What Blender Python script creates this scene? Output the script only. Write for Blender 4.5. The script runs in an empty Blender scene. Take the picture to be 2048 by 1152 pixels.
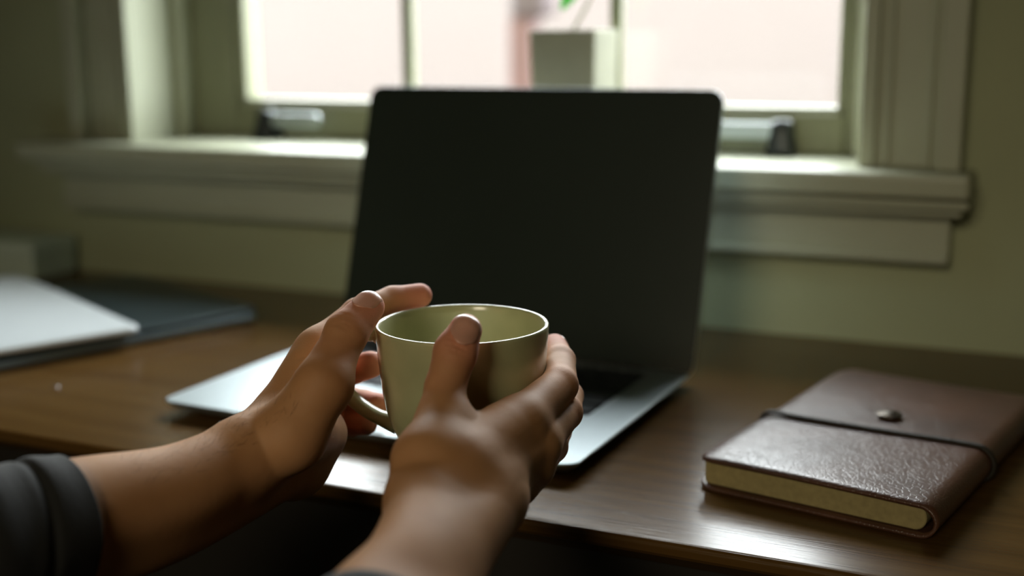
import bpy, bmesh, math, random
import numpy as np
from mathutils import Vector, Matrix, Euler
random.seed(4)
S = bpy.context.scene
COL = S.collection

# ------------------------------------------------------------------ camera
cam_data = bpy.data.cameras.new('camera')
cam = bpy.data.objects.new('camera', cam_data)
COL.objects.link(cam)
CR = Vector((0.91048905, 0.41344092, -0.00873513))
CU = Vector((-0.07628197, 0.18867563, 0.9790723))
CF = Vector((-0.40643666, 0.89076827, -0.20332518))
rot = Matrix((CR, CU, -CF)).transposed()
cam.matrix_world = Matrix.Translation((0, 0, 0.24833)) @ rot.to_4x4()
cam_data.sensor_width = 36.0
cam_data.lens = 42.553
cam_data.clip_start = 0.02
cam_data.clip_end = 100
cam_data.dof.use_dof = True
cam_data.dof.focus_distance = 0.585
cam_data.dof.aperture_fstop = 3.4
cam_data.dof.aperture_blades = 0
S.camera = cam

# ------------------------------------------------------------------ daylight
world = bpy.data.worlds.new('overcast_sky')
S.world = world
world.use_nodes = True
wn = world.node_tree.nodes; wl = world.node_tree.links
wn.clear()
wo = wn.new('ShaderNodeOutputWorld'); wb = wn.new('ShaderNodeBackground')
tc = wn.new('ShaderNodeTexCoord'); sep = wn.new('ShaderNodeSeparateXYZ')
rmp = wn.new('ShaderNodeValToRGB')
wl.new(tc.outputs['Generated'], sep.inputs[0]); wl.new(sep.outputs['Z'], rmp.inputs[0])
rmp.color_ramp.elements[0].position = 0.0; rmp.color_ramp.elements[0].color = (0.84, 0.89, 0.92, 1)
rmp.color_ramp.elements[1].position = 1.0; rmp.color_ramp.elements[1].color = (1.04, 1.08, 1.12, 1)
wl.new(rmp.outputs[0], wb.inputs[0]); wb.inputs[1].default_value = 16.5
wl.new(wb.outputs[0], wo.inputs[0])

S.view_settings.view_transform = 'Standard'
S.view_settings.look = 'None'
S.view_settings.gamma = 1.0
S.view_settings.use_curve_mapping = False
S.view_settings.exposure = 0.36
S.cycles.max_bounces = 10
S.cycles.diffuse_bounces = 6
S.cycles.glossy_bounces = 5
S.cycles.caustics_reflective = True
S.cycles.caustics_refractive = False
S.cycles.sample_clamp_indirect = 6.0

portal = bpy.data.lights.new('window_portal', 'AREA')
portal.shape = 'RECTANGLE'; portal.size = 0.70; portal.size_y = 0.48
portal.cycles.is_portal = True
po = bpy.data.objects.new('window_portal', portal); COL.objects.link(po)
po.location = (-0.51, 1.16, 0.395); po.rotation_euler = (math.radians(-90), 0, 0)

# added fill light behind the camera, no source built for it: soft, weak, warm
fill = bpy.data.lights.new('fill_light', 'AREA')
fill.shape = 'RECTANGLE'; fill.size = 0.9; fill.size_y = 0.7
fill.energy = 0.72; fill.spread = math.radians(31); fill.color = (1.0, 0.87, 0.62)
fo = bpy.data.objects.new('fill_light', fill); COL.objects.link(fo)
fo.location = (-0.25, -2.40, 1.25)
fo.rotation_euler = (Vector((-0.32, 0.75, 0.02)) - Vector(fo.location)).to_track_quat('-Z', 'Y').to_euler()

# ------------------------------------------------------------------ materials
def newmat(name):
    m = bpy.data.materials.new(name); m.use_nodes = True
    nt = m.node_tree; b = nt.nodes['Principled BSDF']
    return m, nt, b

def mat(name, col, rough=0.5, metal=0.0, spec=0.5, vary=0.0, vscale=20.0, bump=0.0, bscale=200.0, coat=0.0, sss=0.0):
    m, nt, b = newmat(name)
    N, L = nt.nodes, nt.links
    b.inputs['Base Color'].default_value = (*col, 1)
    b.inputs['Roughness'].default_value = rough
    b.inputs['Metallic'].default_value = metal
    b.inputs['Specular IOR Level'].default_value = spec
    if coat:
        b.inputs['Coat Weight'].default_value = coat; b.inputs['Coat Roughness'].default_value = 0.08
    if sss:
        b.inputs['Subsurface Weight'].default_value = sss
        b.inputs['Subsurface Radius'].default_value = (1.0, 0.35, 0.18)
        b.inputs['Subsurface Scale'].default_value = 0.006
    tcn = N.new('ShaderNodeTexCoord')
    if vary:
        n = N.new('ShaderNodeTexNoise'); n.inputs['Scale'].default_value = vscale; n.inputs['Detail'].default_value = 6
        L.new(tcn.outputs['Object'], n.inputs['Vector'])
        r = N.new('ShaderNodeValToRGB')
        r.color_ramp.elements[0].position = 0.3; r.color_ramp.elements[1].position = 0.7
        r.color_ramp.elements[0].color = (*[c * (1 - vary) for c in col], 1)
        r.color_ramp.elements[1].color = (*[min(1, c * (1 + vary)) for c in col], 1)
        L.new(n.outputs['Fac'], r.inputs[0]); L.new(r.outputs[0], b.inputs['Base Color'])
    if bump:
        n = N.new('ShaderNodeTexNoise'); n.inputs['Scale'].default_value = bscale; n.inputs['Detail'].default_value = 4
        L.new(tcn.outputs['Object'], n.inputs['Vector'])
        bp = N.new('ShaderNodeBump'); bp.inputs['Strength'].default_value = bump; bp.inputs['Distance'].default_value = 0.001
        L.new(n.outputs['Fac'], bp.inputs['Height']); L.new(bp.outputs[0], b.inputs['Normal'])
    return m

M = {}
M['wall'] = mat('wall_paint', (0.37, 0.395, 0.24), 0.75, vary=0.06, vscale=6, bump=0.15, bscale=120)
M['trim'] = mat('trim_paint', (0.40, 0.415, 0.30), 0.42, vary=0.04, vscale=8, bump=0.05, bscale=60)
M['sash'] = mat('sash_paint', (0.215, 0.22, 0.135), 0.5, vary=0.05, vscale=10)
M['ceiling'] = mat('ceiling_paint', (0.36, 0.34, 0.26), 0.9, vary=0.05, vscale=3)
M['floor'] = mat('floor_boards', (0.035, 0.020, 0.010), 0.4, vary=0.3, vscale=5)
M['iron'] = mat('dark_iron', (0.03, 0.035, 0.035), 0.35, metal=0.6)
M['steel'] = mat('brushed_steel', (0.55, 0.60, 0.60), 0.32, metal=0.9, vary=0.05, vscale=60)
M['alu'] = mat('aluminium', (0.46, 0.52, 0.54), 0.42, metal=0.85, vary=0.02, vscale=80, bump=0.03, bscale=2500)
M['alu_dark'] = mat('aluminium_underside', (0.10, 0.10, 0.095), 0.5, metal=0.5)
M['lid_glass'] = mat('display_glass', (0.025, 0.034, 0.028), 0.22, spec=0.5, vary=0.1, vscale=5)
M['well'] = mat('keyboard_well', (0.016, 0.018, 0.02), 0.5)
M['key'] = mat('key_plastic', (0.022, 0.026, 0.03), 0.36, bump=0.05, bscale=1500)
M['rubber'] = mat('rubber', (0.01, 0.01, 0.01), 0.7)
M['blue_edge'] = mat('dark_blue_metal', (0.30, 0.38, 0.42), 0.35, metal=0.6)
M['hair'] = mat('arm_hair', (0.035, 0.02, 0.012), 0.5)
M['desk_shade'] = mat('under_desk_shade', (0.010, 0.007, 0.004), 0.6, vary=0.2, vscale=12)  # near-black colour paints in the shade below the desk edge
M['dark_lid'] = mat('dark_blue_lid', (0.030, 0.048, 0.055), 0.33, metal=0.3, vary=0.05, vscale=40)
M['tablet'] = mat('pale_tablet', (0.84, 0.90, 0.92), 0.32, metal=0.2, vary=0.02, vscale=30)
M['pale_box'] = mat('pale_box_card', (0.66, 0.78, 0.66), 0.6, vary=0.05, vscale=30)
M['page'] = mat('page_paper', (0.33, 0.27, 0.12), 0.9, vary=0.12, vscale=300)
M['band'] = mat('elastic_cord', (0.018, 0.014, 0.008), 0.6, bump=0.4, bscale=1200)
M['stud'] = mat('snap_stud_metal', (0.10, 0.08, 0.06), 0.35, metal=0.7, vary=0.5, vscale=300, bump=0.5, bscale=700)
M['pot'] = mat('pot_clay', (0.34, 0.335, 0.24), 0.6, vary=0.08, vscale=30, bump=0.1, bscale=300)
M['soil'] = mat('potting_soil', (0.03, 0.02, 0.012), 0.95, vary=0.3, vscale=200, bump=0.6, bscale=300)
M['stem'] = mat('plant_stem', (0.26, 0.28, 0.10), 0.5, vary=0.1, vscale=80)
M['leaf'] = mat('leaf_green', (0.05, 0.36, 0.03), 0.4, vary=0.2, vscale=40)
M['render'] = mat('pale_pink_render', (0.086, 0.070, 0.062), 0.9, vary=0.02, vscale=2)
M['pave'] = mat('street_paving', (0.085, 0.070, 0.062), 0.9, vary=0.05, vscale=2)
M['red'] = mat('red_paint', (0.060, 0.022, 0.020), 0.5, vary=0.1, vscale=8)
M['mauve'] = mat('mauve_paint', (0.026, 0.012, 0.013), 0.5, vary=0.1, vscale=8)
M['pen'] = mat('pale_blue_plastic', (0.30, 0.42, 0.60), 0.3)
M['water'] = mat('water_drop', (0.20, 0.16, 0.12), 0.05, spec=0.8, coat=1.0)
M['nail'] = mat('fingernail', (0.68, 0.34, 0.245), 0.3, spec=0.5, sss=0.15, vary=0.05, vscale=150)

def skin_material():
    m, nt, b = newmat('skin'); N, L = nt.nodes, nt.links
    t = N.new('ShaderNodeTexCoord')
    n = N.new('ShaderNodeTexNoise'); n.inputs['Scale'].default_value = 28; n.inputs['Detail'].default_value = 5
    L.new(t.outputs['Object'], n.inputs['Vector'])
    r = N.new('ShaderNodeValToRGB'); e = r.color_ramp.elements
    e[0].position = 0.3; e[0].color = (0.43, 0.205, 0.085, 1)
    e[1].position = 0.7; e[1].color = (0.55, 0.285, 0.130, 1)
    L.new(n.outputs['Fac'], r.inputs[0])
    # finger tips and knuckles are redder: vertex attribute written with the mesh
    at = N.new('ShaderNodeAttribute'); at.attribute_name = 'blush'
    mx = N.new('ShaderNodeMix'); mx.data_type = 'RGBA'
    L.new(at.outputs['Fac'], mx.inputs['Factor']); L.new(r.outputs[0], mx.inputs['A'])
    mx.inputs['B'].default_value = (0.72, 0.26, 0.17, 1)
    L.new(mx.outputs['Result'], b.inputs['Base Color'])
    b.inputs['Roughness'].default_value = 0.62
    b.inputs['Specular IOR Level'].default_value = 0.32
    b.inputs['Subsurface Weight'].default_value = 0.12
    b.inputs['Subsurface Radius'].default_value = (1.0, 0.35, 0.18)
    b.inputs['Subsurface Scale'].default_value = 0.005
    v = N.new('ShaderNodeTexVoronoi'); v.inputs['Scale'].default_value = 900; v.feature = 'DISTANCE_TO_EDGE'
    L.new(t.outputs['Object'], v.inputs['Vector'])
    n2 = N.new('ShaderNodeTexNoise'); n2.inputs['Scale'].default_value = 260; n2.inputs['Detail'].default_value = 6
    L.new(t.outputs['Object'], n2.inputs['Vector'])
    ad = N.new('ShaderNodeMath'); ad.operation = 'MULTIPLY_ADD'; ad.inputs[1].default_value = 0.5
    L.new(v.outputs['Distance'], ad.inputs[0]); L.new(n2.outputs['Fac'], ad.inputs[2])
    bp = N.new('ShaderNodeBump'); bp.inputs['Strength'].default_value = 0.22; bp.inputs['Distance'].default_value = 0.0006
    L.new(ad.outputs[0], bp.inputs['Height']); L.new(bp.outputs[0], b.inputs['Normal'])
    return m
M['skin'] = skin_material()

def wood_material():
    m, nt, b = newmat('desk_wood'); N, L = nt.nodes, nt.links
    t = N.new('ShaderNodeTexCoord'); mp = N.new('ShaderNodeMapping')
    mp.inputs['Scale'].default_value = (1.6, 26.0, 26.0)
    L.new(t.outputs['Object'], mp.inputs['Vector'])
    n = N.new('ShaderNodeTexNoise'); n.inputs['Scale'].default_value = 3.0; n.inputs['Detail'].default_value = 8; n.inputs['Roughness'].default_value = 0.62
    L.new(mp.outputs[0], n.inputs['Vector'])
    r = N.new('ShaderNodeValToRGB'); e = r.color_ramp.elements
    e[0].position = 0.30; e[0].color = (0.078, 0.036, 0.008, 1)
    e[1].position = 0.72; e[1].color = (0.125, 0.066, 0.018, 1)
    L.new(n.outputs['Fac'], r.inputs[0]); L.new(r.outputs[0], b.inputs['Base Color'])
    mp2 = N.new('ShaderNodeMapping'); mp2.inputs['Scale'].default_value = (8, 220, 220)
    L.new(t.outputs['Object'], mp2.inputs['Vector'])
    n2 = N.new('ShaderNodeTexNoise'); n2.inputs['Scale'].default_value = 4.0; n2.inputs['Detail'].default_value = 4
    L.new(mp2.outputs[0], n2.inputs['Vector'])
    bp = N.new('ShaderNodeBump'); bp.inputs['Strength'].default_value = 0.18; bp.inputs['Distance'].default_value = 0.0006
    L.new(n2.outputs['Fac'], bp.inputs['Height']); L.new(bp.outputs[0], b.inputs['Normal'])
    b.inputs['Roughness'].default_value = 0.235
    b.inputs['Specular IOR Level'].default_value = 0.36
    return m
M['wood'] = wood_material()

def leather_material():
    m, nt, b = newmat('brown_leather'); N, L = nt.nodes, nt.links
    t = N.new('ShaderNodeTexCoord')
    n = N.new('ShaderNodeTexNoise'); n.inputs['Scale'].default_value = 18; n.inputs['Detail'].default_value = 6
    L.new(t.outputs['Object'], n.inputs['Vector'])
    r = N.new('ShaderNodeValToRGB'); e = r.color_ramp.elements
    e[0].position = 0.3; e[0].color = (0.060, 0.026, 0.014, 1)
    e[1].position = 0.7; e[1].color = (0.115, 0.050, 0.028, 1)
    L.new(n.outputs['Fac'], r.inputs[0]); L.new(r.outputs[0], b.inputs['Base Color'])
    wv = N.new('ShaderNodeVectorMath'); wv.operation = 'MULTIPLY_ADD'
    nn = N.new('ShaderNodeTexNoise'); nn.inputs['Scale'].default_value = 70; L.new(t.outputs['Object'], nn.inputs['Vector'])
    L.new(nn.outputs['Color'], wv.inputs[0]); wv.inputs[1].default_value = (0.008, 0.008, 0.008)
    L.new(t.outputs['Object'], wv.inputs[2])
    v = N.new('ShaderNodeTexVoronoi'); v.feature = 'DISTANCE_TO_EDGE'; v.inputs['Scale'].default_value = 290
    L.new(wv.outputs[0], v.inputs['Vector'])
    cr = N.new('ShaderNodeValToRGB'); cr.color_ramp.elements[0].position = 0.0; cr.color_ramp.elements[1].position = 0.12
    L.new(v.outputs['Distance'], cr.inputs[0])
    n3 = N.new('ShaderNodeTexNoise'); n3.inputs['Scale'].default_value = 90; n3.inputs['Detail'].default_value = 3
    L.new(t.outputs['Object'], n3.inputs['Vector'])
    ad = N.new('ShaderNodeMath'); ad.operation = 'MULTIPLY_ADD'; ad.inputs[1].default_value = 0.35
    L.new(cr.outputs[0], ad.inputs[0]); L.new(n3.outputs['Fac'], ad.inputs[2])
    bp = N.new('ShaderNodeBump'); bp.inputs['Strength'].default_value = 0.36; bp.inputs['Distance'].default_value = 0.0008
    L.new(ad.outputs[0], bp.inputs['Height']); L.new(bp.outputs[0], b.inputs['Normal'])
    b.inputs['Roughness'].default_value = 0.38
    b.inputs['Specular IOR Level'].default_value = 0.6
    return m
M['leather'] = leather_material()

def glaze_material():
    m, nt, b = newmat('olive_glaze'); N, L = nt.nodes, nt.links
    t = N.new('ShaderNodeTexCoord')
    n = N.new('ShaderNodeTexNoise'); n.inputs['Scale'].default_value = 45; n.inputs['Detail'].default_value = 8
    L.new(t.outputs['Object'], n.inputs['Vector'])
    r = N.new('ShaderNodeValToRGB'); e = r.color_ramp.elements
    e[0].position = 0.3; e[0].color = (0.43, 0.43, 0.235, 1)
    e[1].position = 0.75; e[1].color = (0.53, 0.53, 0.30, 1)
    L.new(n.outputs['Fac'], r.inputs[0]); L.new(r.outputs[0], b.inputs['Base Color'])
    b.inputs['Roughness'].default_value = 0.30
    b.inputs['Coat Weight'].default_value = 0.7; b.inputs['Coat Roughness'].default_value = 0.12
    n2 = N.new('ShaderNodeTexNoise'); n2.inputs['Scale'].default_value = 500
    L.new(t.outputs['Object'], n2.inputs['Vector'])
    bp = N.new('ShaderNodeBump'); bp.inputs['Strength'].default_value = 0.06; bp.inputs['Distance'].default_value = 0.0005
    L.new(n2.outputs['Fac'], bp.inputs['Height']); L.new(bp.outputs[0], b.inputs['Normal'])
    return m
M['glaze'] = glaze_material()

def fabric_material():
    m, nt, b = newmat('black_knit'); N, L = nt.nodes, nt.links
    t = N.new('ShaderNodeTexCoord')
    n = N.new('ShaderNodeTexNoise'); n.inputs['Scale'].default_value = 900; n.inputs['Detail'].default_value = 3
    L.new(t.outputs['Object'], n.inputs['Vector'])
    r = N.new('ShaderNodeValToRGB'); e = r.color_ramp.elements
    e[0].color = (0.006, 0.006, 0.005, 1); e[1].color = (0.018, 0.018, 0.016, 1)
    L.new(n.outputs['Fac'], r.inputs[0]); L.new(r.outputs[0], b.inputs['Base Color'])
    b.inputs['Roughness'].default_value = 0.9
    b.inputs['Sheen Weight'].default_value = 0.12
    bp = N.new('ShaderNodeBump'); bp.inputs['Strength'].default_value = 0.5; bp.inputs['Distance'].default_value = 0.0006
    L.new(n.outputs['Fac'], bp.inputs['Height']); L.new(bp.outputs[0], b.inputs['Normal'])
    return m
M['fabric'] = fabric_material()

def glass_material():
    m = bpy.data.materials.new('window_glass'); m.use_nodes = True
    nt = m.node_tree; N, L = nt.nodes, nt.links; N.clear()
    o = N.new('ShaderNodeOutputMaterial'); tr = N.new('ShaderNodeBsdfTransparent'); g = N.new('ShaderNodeBsdfGlossy')
    g.inputs['Roughness'].default_value = 0.02
    tr.inputs[0].default_value = (0.95, 0.96, 0.95, 1)
    lw = N.new('ShaderNodeLayerWeight'); lw.inputs[0].default_value = 0.5      # Schlick's curve, the same from both faces
    pw = N.new('ShaderNodeMath'); pw.operation = 'POWER'; pw.inputs[1].default_value = 5.0
    f = N.new('ShaderNodeMath'); f.operation = 'MULTIPLY_ADD'; f.inputs[1].default_value = 0.9; f.inputs[2].default_value = 0.035
    L.new(lw.outputs['Facing'], pw.inputs[0]); L.new(pw.outputs[0], f.inputs[0])
    mx = N.new('ShaderNodeMixShader')
    L.new(f.outputs[0], mx.inputs[0]); L.new(tr.outputs[0], mx.inputs[1]); L.new(g.outputs[0], mx.inputs[2])
    L.new(mx.outputs[0], o.inputs[0])
    return m
M['glass'] = glass_material()

# ------------------------------------------------------------------ helpers
def link(name, me, m, parent=None, smooth=False, kind=None):
    o = bpy.data.objects.new(name, me); COL.objects.link(o)
    if m is not None:
        me.materials.append(M[m] if isinstance(m, str) else m)
    if smooth:
        for p in me.polygons: p.use_smooth = True
    if parent is not None: o.parent = parent
    if kind: o['kind'] = kind
    return o

def obj(name, bm, m, parent=None, smooth=False, kind=None):
    bmesh.ops.recalc_face_normals(bm, faces=bm.faces)
    me = bpy.data.meshes.new(name); bm.to_mesh(me); bm.free()
    return link(name, me, m, parent, smooth, kind)

def tag(o, label, cat, group=None):
    o['label'] = label; o['category'] = cat
    if group: o['group'] = group
    return o

def empty(name, loc=(0, 0, 0), rz=0.0, kind=None):
    o = bpy.data.objects.new(name, None); COL.objects.link(o)
    o.location = loc; o.rotation_euler = (0, 0, rz); o.empty_display_size = 0.02
    if kind: o['kind'] = kind
    return o

def add_box(bm, x0, x1, y0, y1, z0, z1, bev=0.0, seg=2):
    r = bmesh.ops.create_cube(bm, size=1.0)
    for v in r['verts']:
        v.co = Vector(((v.co.x + .5) * (x1 - x0) + x0, (v.co.y + .5) * (y1 - y0) + y0, (v.co.z + .5) * (z1 - z0) + z0))
    if bev:
        es = list({e for v in r['verts'] for e in v.link_edges})
        bmesh.ops.bevel(bm, geom=es, offset=bev, segments=seg, affect='EDGES', profile=0.5)

def box(name, m, x0, x1, y0, y1, z0, z1, bev=0.0, parent=None, kind=None, seg=2):
    bm = bmesh.new(); add_box(bm, x0, x1, y0, y1, z0, z1, bev, seg)
    return obj(name, bm, m, parent, False, kind)

def rrect(w, d, r, n=8, cx=0, cy=0):
    """outline of a rounded rectangle, r = radius or four radii (++, -+, --, +-)"""
    rs = [r] * 4 if not isinstance(r, (list, tuple)) else r
    pts = []
    for k, (sx, sy) in enumerate(((1, 1), (-1, 1), (-1, -1), (1, -1))):
        q = rs[k]
        ox, oy = cx + sx * (w / 2 - q), cy + sy * (d / 2 - q)
        for i in range(n + 1):
            a = math.pi / 2 * (k + i / n)
            pts.append((ox + q * math.cos(a), oy + q * math.sin(a)))
    return pts

def loft(bm, loops, cap0=True, cap1=True):
    rings = [[bm.verts.new(p) for p in lp] for lp in loops]
    n = len(rings[0])
    for a, b in zip(rings, rings[1:]):
        for i in range(n):
            bm.faces.new((a[i], a[(i + 1) % n], b[(i + 1) % n], b[i]))
    if cap0: bm.faces.new(rings[0])
    if cap1: bm.faces.new(rings[-1])
    return rings

def slab(bm, w, d, r, z0, z1, bev, n=8, cx=0, cy=0, nb=3):
    """rounded-corner slab with softly rounded upper and lower edges"""
    lps = []
    for k in range(nb + 1):
        a = math.pi / 2 * k / nb; ins = bev * (1 - math.sin(a)); z = z0 + bev * (1 - math.cos(a))
        lps.append([(x, y, z) for x, y in rrect(w - 2 * ins, d - 2 * ins, max(r - ins, .0003), n, cx, cy)])
    for k in range(nb, -1, -1):
        a = math.pi / 2 * k / nb; ins = bev * (1 - math.sin(a)); z = z1 - bev * (1 - math.cos(a))
        lps.append([(x, y, z) for x, y in rrect(w - 2 * ins, d - 2 * ins, max(r - ins, .0003), n, cx, cy)])
    loft(bm, lps)

def tube(bm, pts, rad, n=12, flat=1.0):
    pts = [Vector(p) for p in pts]
    rads = rad if isinstance(rad, (list, tuple)) else [rad] * len(pts)
    loops = []; up = None
    for i, p in enumerate(pts):
        t = (pts[min(i + 1, len(pts) - 1)] - pts[max(i - 1, 0)]).normalized()
        if up is None:
            up = Vector((0, 0, 1)) if abs(t.z) < .9 else Vector((1, 0, 0))
        up = (up - t * up.dot(t)).normalized(); s = t.cross(up)
        loops.append([p + (s * math.cos(2 * math.pi * k / n) + up * flat * math.sin(2 * math.pi * k / n)) * rads[i] for k in range(n)])
    loft(bm, loops)

def spline(ctrl, n=10):
    c = [Vector(p) for p in ctrl]; c = [c[0] * 2 - c[1]] + c + [c[-1] * 2 - c[-2]]
    out = []
    for i in range(1, len(c) - 2):
        for k in range(n):
            t = k / n
            out.append(0.5 * ((2 * c[i]) + (c[i + 1] - c[i - 1]) * t + (2 * c[i - 1] - 5 * c[i] + 4 * c[i + 1] - c[i + 2]) * t * t + (3 * c[i] - c[i - 1] - 3 * c[i + 1] + c[i + 2]) * t ** 3))
    out.append(c[-2])
    return out

def lathe(bm, prof, n=96):
    rings = []
    for r, z in prof:
        if r < 1e-6: rings.append([bm.verts.new((0, 0, z))])
        else: rings.append([bm.verts.new((r * math.cos(2 * math.pi * k / n), r * math.sin(2 * math.pi * k / n), z)) for k in range(n)])
    for a, b in zip(rings, rings[1:]):
        for k in range(n):
            k2 = (k + 1) % n
            if len(a) == 1: bm.faces.new((a[0], b[k2], b[k]))
            elif len(b) == 1: bm.faces.new((a[k], a[k2], b[0]))
            else: bm.faces.new((a[k], a[k2], b[k2], b[k]))

# ------------------------------------------------------------------ the room
RX0, RX1, RY0, RY1 = -2.3, 1.5, -2.6, 1.0
ZF, ZC = -0.74, 1.72
OX0, OX1, OZ0, OZ1 = -0.874, -0.147, 0.146, 0.64
bm = bmesh.new()
for a in ((RX0 - .2, OX0, ZF - .1, ZC + .1), (OX1, RX1 + .2, ZF - .1, ZC + .1), (OX0, OX1, ZF - .1, OZ0 - .02), (OX0, OX1, OZ1, ZC + .1)):
    add_box(bm, a[0], a[1], RY1, RY1 + .18, a[2], a[3])
obj('wall_back', bm, 'wall', kind='structure')
box('wall_left', 'wall', RX0 - .15, RX0, RY0 - .1, RY1, ZF - .1, ZC + .1, kind='structure')
box('wall_right', 'wall', RX1, RX1 + .15, RY0 - .1, RY1, ZF - .1, ZC + .1, kind='structure')
box('wall_front', 'wall', RX0, RX1, RY0 - .15, RY0, ZF - .1, ZC + .1, kind='structure')
box('floor', 'floor', RX0, RX1, RY0, RY1, ZF - .1, ZF, kind='structure')
box('ceiling', 'ceiling', RX0, RX1, RY0, RY1, ZC, ZC + .1, kind='structure')

# window: stool, apron, casings, reveal, frame, three panes
win = empty('window_1', (0, 0, 0), kind='structure')
bm = bmesh.new()
add_box(bm, -1.00, -0.060, 0.940, 1.070, 0.127, 0.1455, 0.004, 3)
obj('window_sill', bm, 'trim', win)
bm = bmesh.new()   # cove moulding under the sill: stepped
for y0, z0, z1 in ((0.952, 0.118, 0.127), (0.962, 0.111, 0.119)):
    add_box(bm, -0.985, -0.066 - (0.962 - y0) * -.5, y0, 1.0, z0, z1, 0.002)
obj('sill_moulding', bm, 'trim', win)
bm = bmesh.new(); add_box(bm, -0.975, -0.075, 0.980, 1.0, 0.075, 0.112, 0.0015)
add_box(bm, -0.975, -0.075, 0.975, 1.0, 0.072, 0.079, 0.002)
obj('apron', bm, 'trim', win)
def casing(x0, x1, flip):
    bm = bmesh.new()
    add_box(bm, x0, x1, 0.984, 1.0, 0.1455, OZ1 + .08, 0.002)
    w = x1 - x0
    for a, b, y in ((0.0, 0.16, 0.978), (0.22, 0.30, 0.981), (0.62, 0.70, 0.980), (0.76, 1.0, 0.970)):
        if flip: a, b = 1 - b, 1 - a
        add_box(bm, x0 + a * w, x0 + b * w, y, 0.986, 0.1455, OZ1 + .08, 0.0018)
    obj('casing', bm, 'trim', win)
casing(-0.147, -0.070, False)
casing(-0.951, -0.874, True)
bm = bmesh.new(); add_box(bm, -0.951, -0.070, 0.978, 1.0, OZ1, OZ1 + .08, 0.002)
obj('casing', bm, 'trim', win)
bm = bmesh.new()
add_box(bm, OX0 - .012, OX0 + .0005, 0.984, 1.16, 0.1455, OZ1)      # jamb liners and head
add_box(bm, OX1 - .0005, OX1 + .012, 0.984, 1.16, 0.1455, OZ1)
add_box(bm, OX0, OX1, 0.984, 1.16, OZ1 - .012, OZ1 + .001)
obj('reveal', bm, 'trim', win)
bm = bmesh.new(); add_box(bm, OX0 + .001, OX0 + .014, 1.045, 1.075, 0.146, OZ1 - .012, 0.002)
add_box(bm, OX1 - .014, OX1 - .001, 1.045, 1.075, 0.146, OZ1 - .012, 0.002)
obj('stop_bead', bm, 'trim', win)
FY0, FY1 = 1.062, 1.112
bm = bmesh.new()
add_box(bm, OX0, -0.806, FY0, FY1, 0.146, OZ1, 0.003)
add_box(bm, -0.172, OX1, FY0, FY1, 0.146, OZ1, 0.003)
add_box(bm, -0.806, -0.172, FY0, FY1, 0.146, 0.181, 0.003)
add_box(bm, -0.806, -0.172, FY0, FY1, OZ1 - .05, OZ1, 0.003)
obj('window_frame', bm, 'sash', win)
bm = bmesh.new()   # bevelled glazing bead round the glass
add_box(bm, -0.808, -0.794, FY0 + .004, FY0 + .03, 0.178, OZ1 - .05, 0.003)
add_box(bm, -0.180, -0.172, FY0 + .004, FY0 + .03, 0.178, OZ1 - .05, 0.003)
add_box(bm, -0.806, -0.172, FY0 + .004, FY0 + .03, 0.178, 0.1865, 0.003)
obj('glazing_bead', bm, 'sash', win)
mull = []
for x in (-0.603, -0.3835):
    box('mullion', 'sash', x - .0058, x + .0058, FY0 + .012, FY0 + .024, 0.184, OZ1 - .05, 0.002, win)
for x0, x1 in ((-0.795, -0.6085), (-0.5975, -0.389), (-0.378, -0.179)):
    box('pane', 'glass', x0, x1, FY0 + .018, FY0 + .021, 0.186, OZ1 - .05, 0, win)
# outer sill ledge, wet and pale, just below the glass
box('outer_sill', 'sash', OX0, OX1, FY1 - .002, 1.24, 0.13, 0.176, 0.004, win)
# crank handles on the bottom rail
def crank(x0, x1, pivot_left):
    h = obj_h = empty('casement_handle', (0, 0, 0)); h.parent = win
    bm = bmesh.new()
    slab(bm, x1 - x0, 0.014, 0.006, 0, 0.006, 0.002)
    bmesh.ops.rotate(bm, verts=bm.verts, cent=(0, 0, 0), matrix=Matrix.Rotation(math.radians(90), 3, 'X'))
    bmesh.ops.translate(bm, verts=bm.verts, vec=((x0 + x1) / 2, 1.050, 0.1665))
    obj('handle_bar', bm, 'steel', h)
    px = x0 if pivot_left else x1
    bm = bmesh.new()
    lps = []
    for z, w, dd in ((0.1458, 0.013, 0.030), (0.152, 0.012, 0.028), (0.166, 0.009, 0.022), (0.172, 0.0095, 0.02), (0.1765, 0.007, 0.014)):
        lps.append([(x, y, z) for x, y in rrect(2 * w, dd, 0.006, 5, px, 1.050)])
    loft(bm, lps)
    obj('handle_bracket', bm, 'iron', h, True)
crank(-0.757, -0.690, True)
crank(-0.300, -0.222, False)

# ------------------------------------------------------------------ outdoors
box('street_ground', 'pave', -30, 20, 1.2, 14, -1.3, -1.2, kind='structure')
bw_ = empty('opposite_house', (-4.5, 9.0, -1.2), kind='structure')
box('rendered_wall', 'render', -14, 14, 0, 0.4, 0, 2.2, parent=bw_)
box('plinth', 'render', -14, 14, -0.06, 0.0, 0, 0.5, 0.01, parent=bw_)
box('coping', 'pave', -14, 14, -0.05, 0.45, 2.2, 2.3, 0.01, parent=bw_)
rp = tag(empty('garden_post', (-1.105, 2.5, -1.2)), 'blurred red post standing outside the window, behind the plant pot', 'post')
bm = bmesh.new(); slab(bm, 0.062, 0.062, 0.012, 0, 1.49, 0.004); obj('post_shaft', bm, 'red', rp)
bm = bmesh.new(); slab(bm, 0.085, 0.085, 0.016, 1.49, 1.72, 0.012); 
bmesh.ops.translate(bm, verts=bm.verts, vec=(0.02, 0, 0)); obj('post_head', bm, 'mauve', rp)
bm = bmesh.new(); slab(bm, 0.14, 0.14, 0.01, 0, 0.05, 0.01); obj('post_base', bm, 'red', rp)

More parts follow.
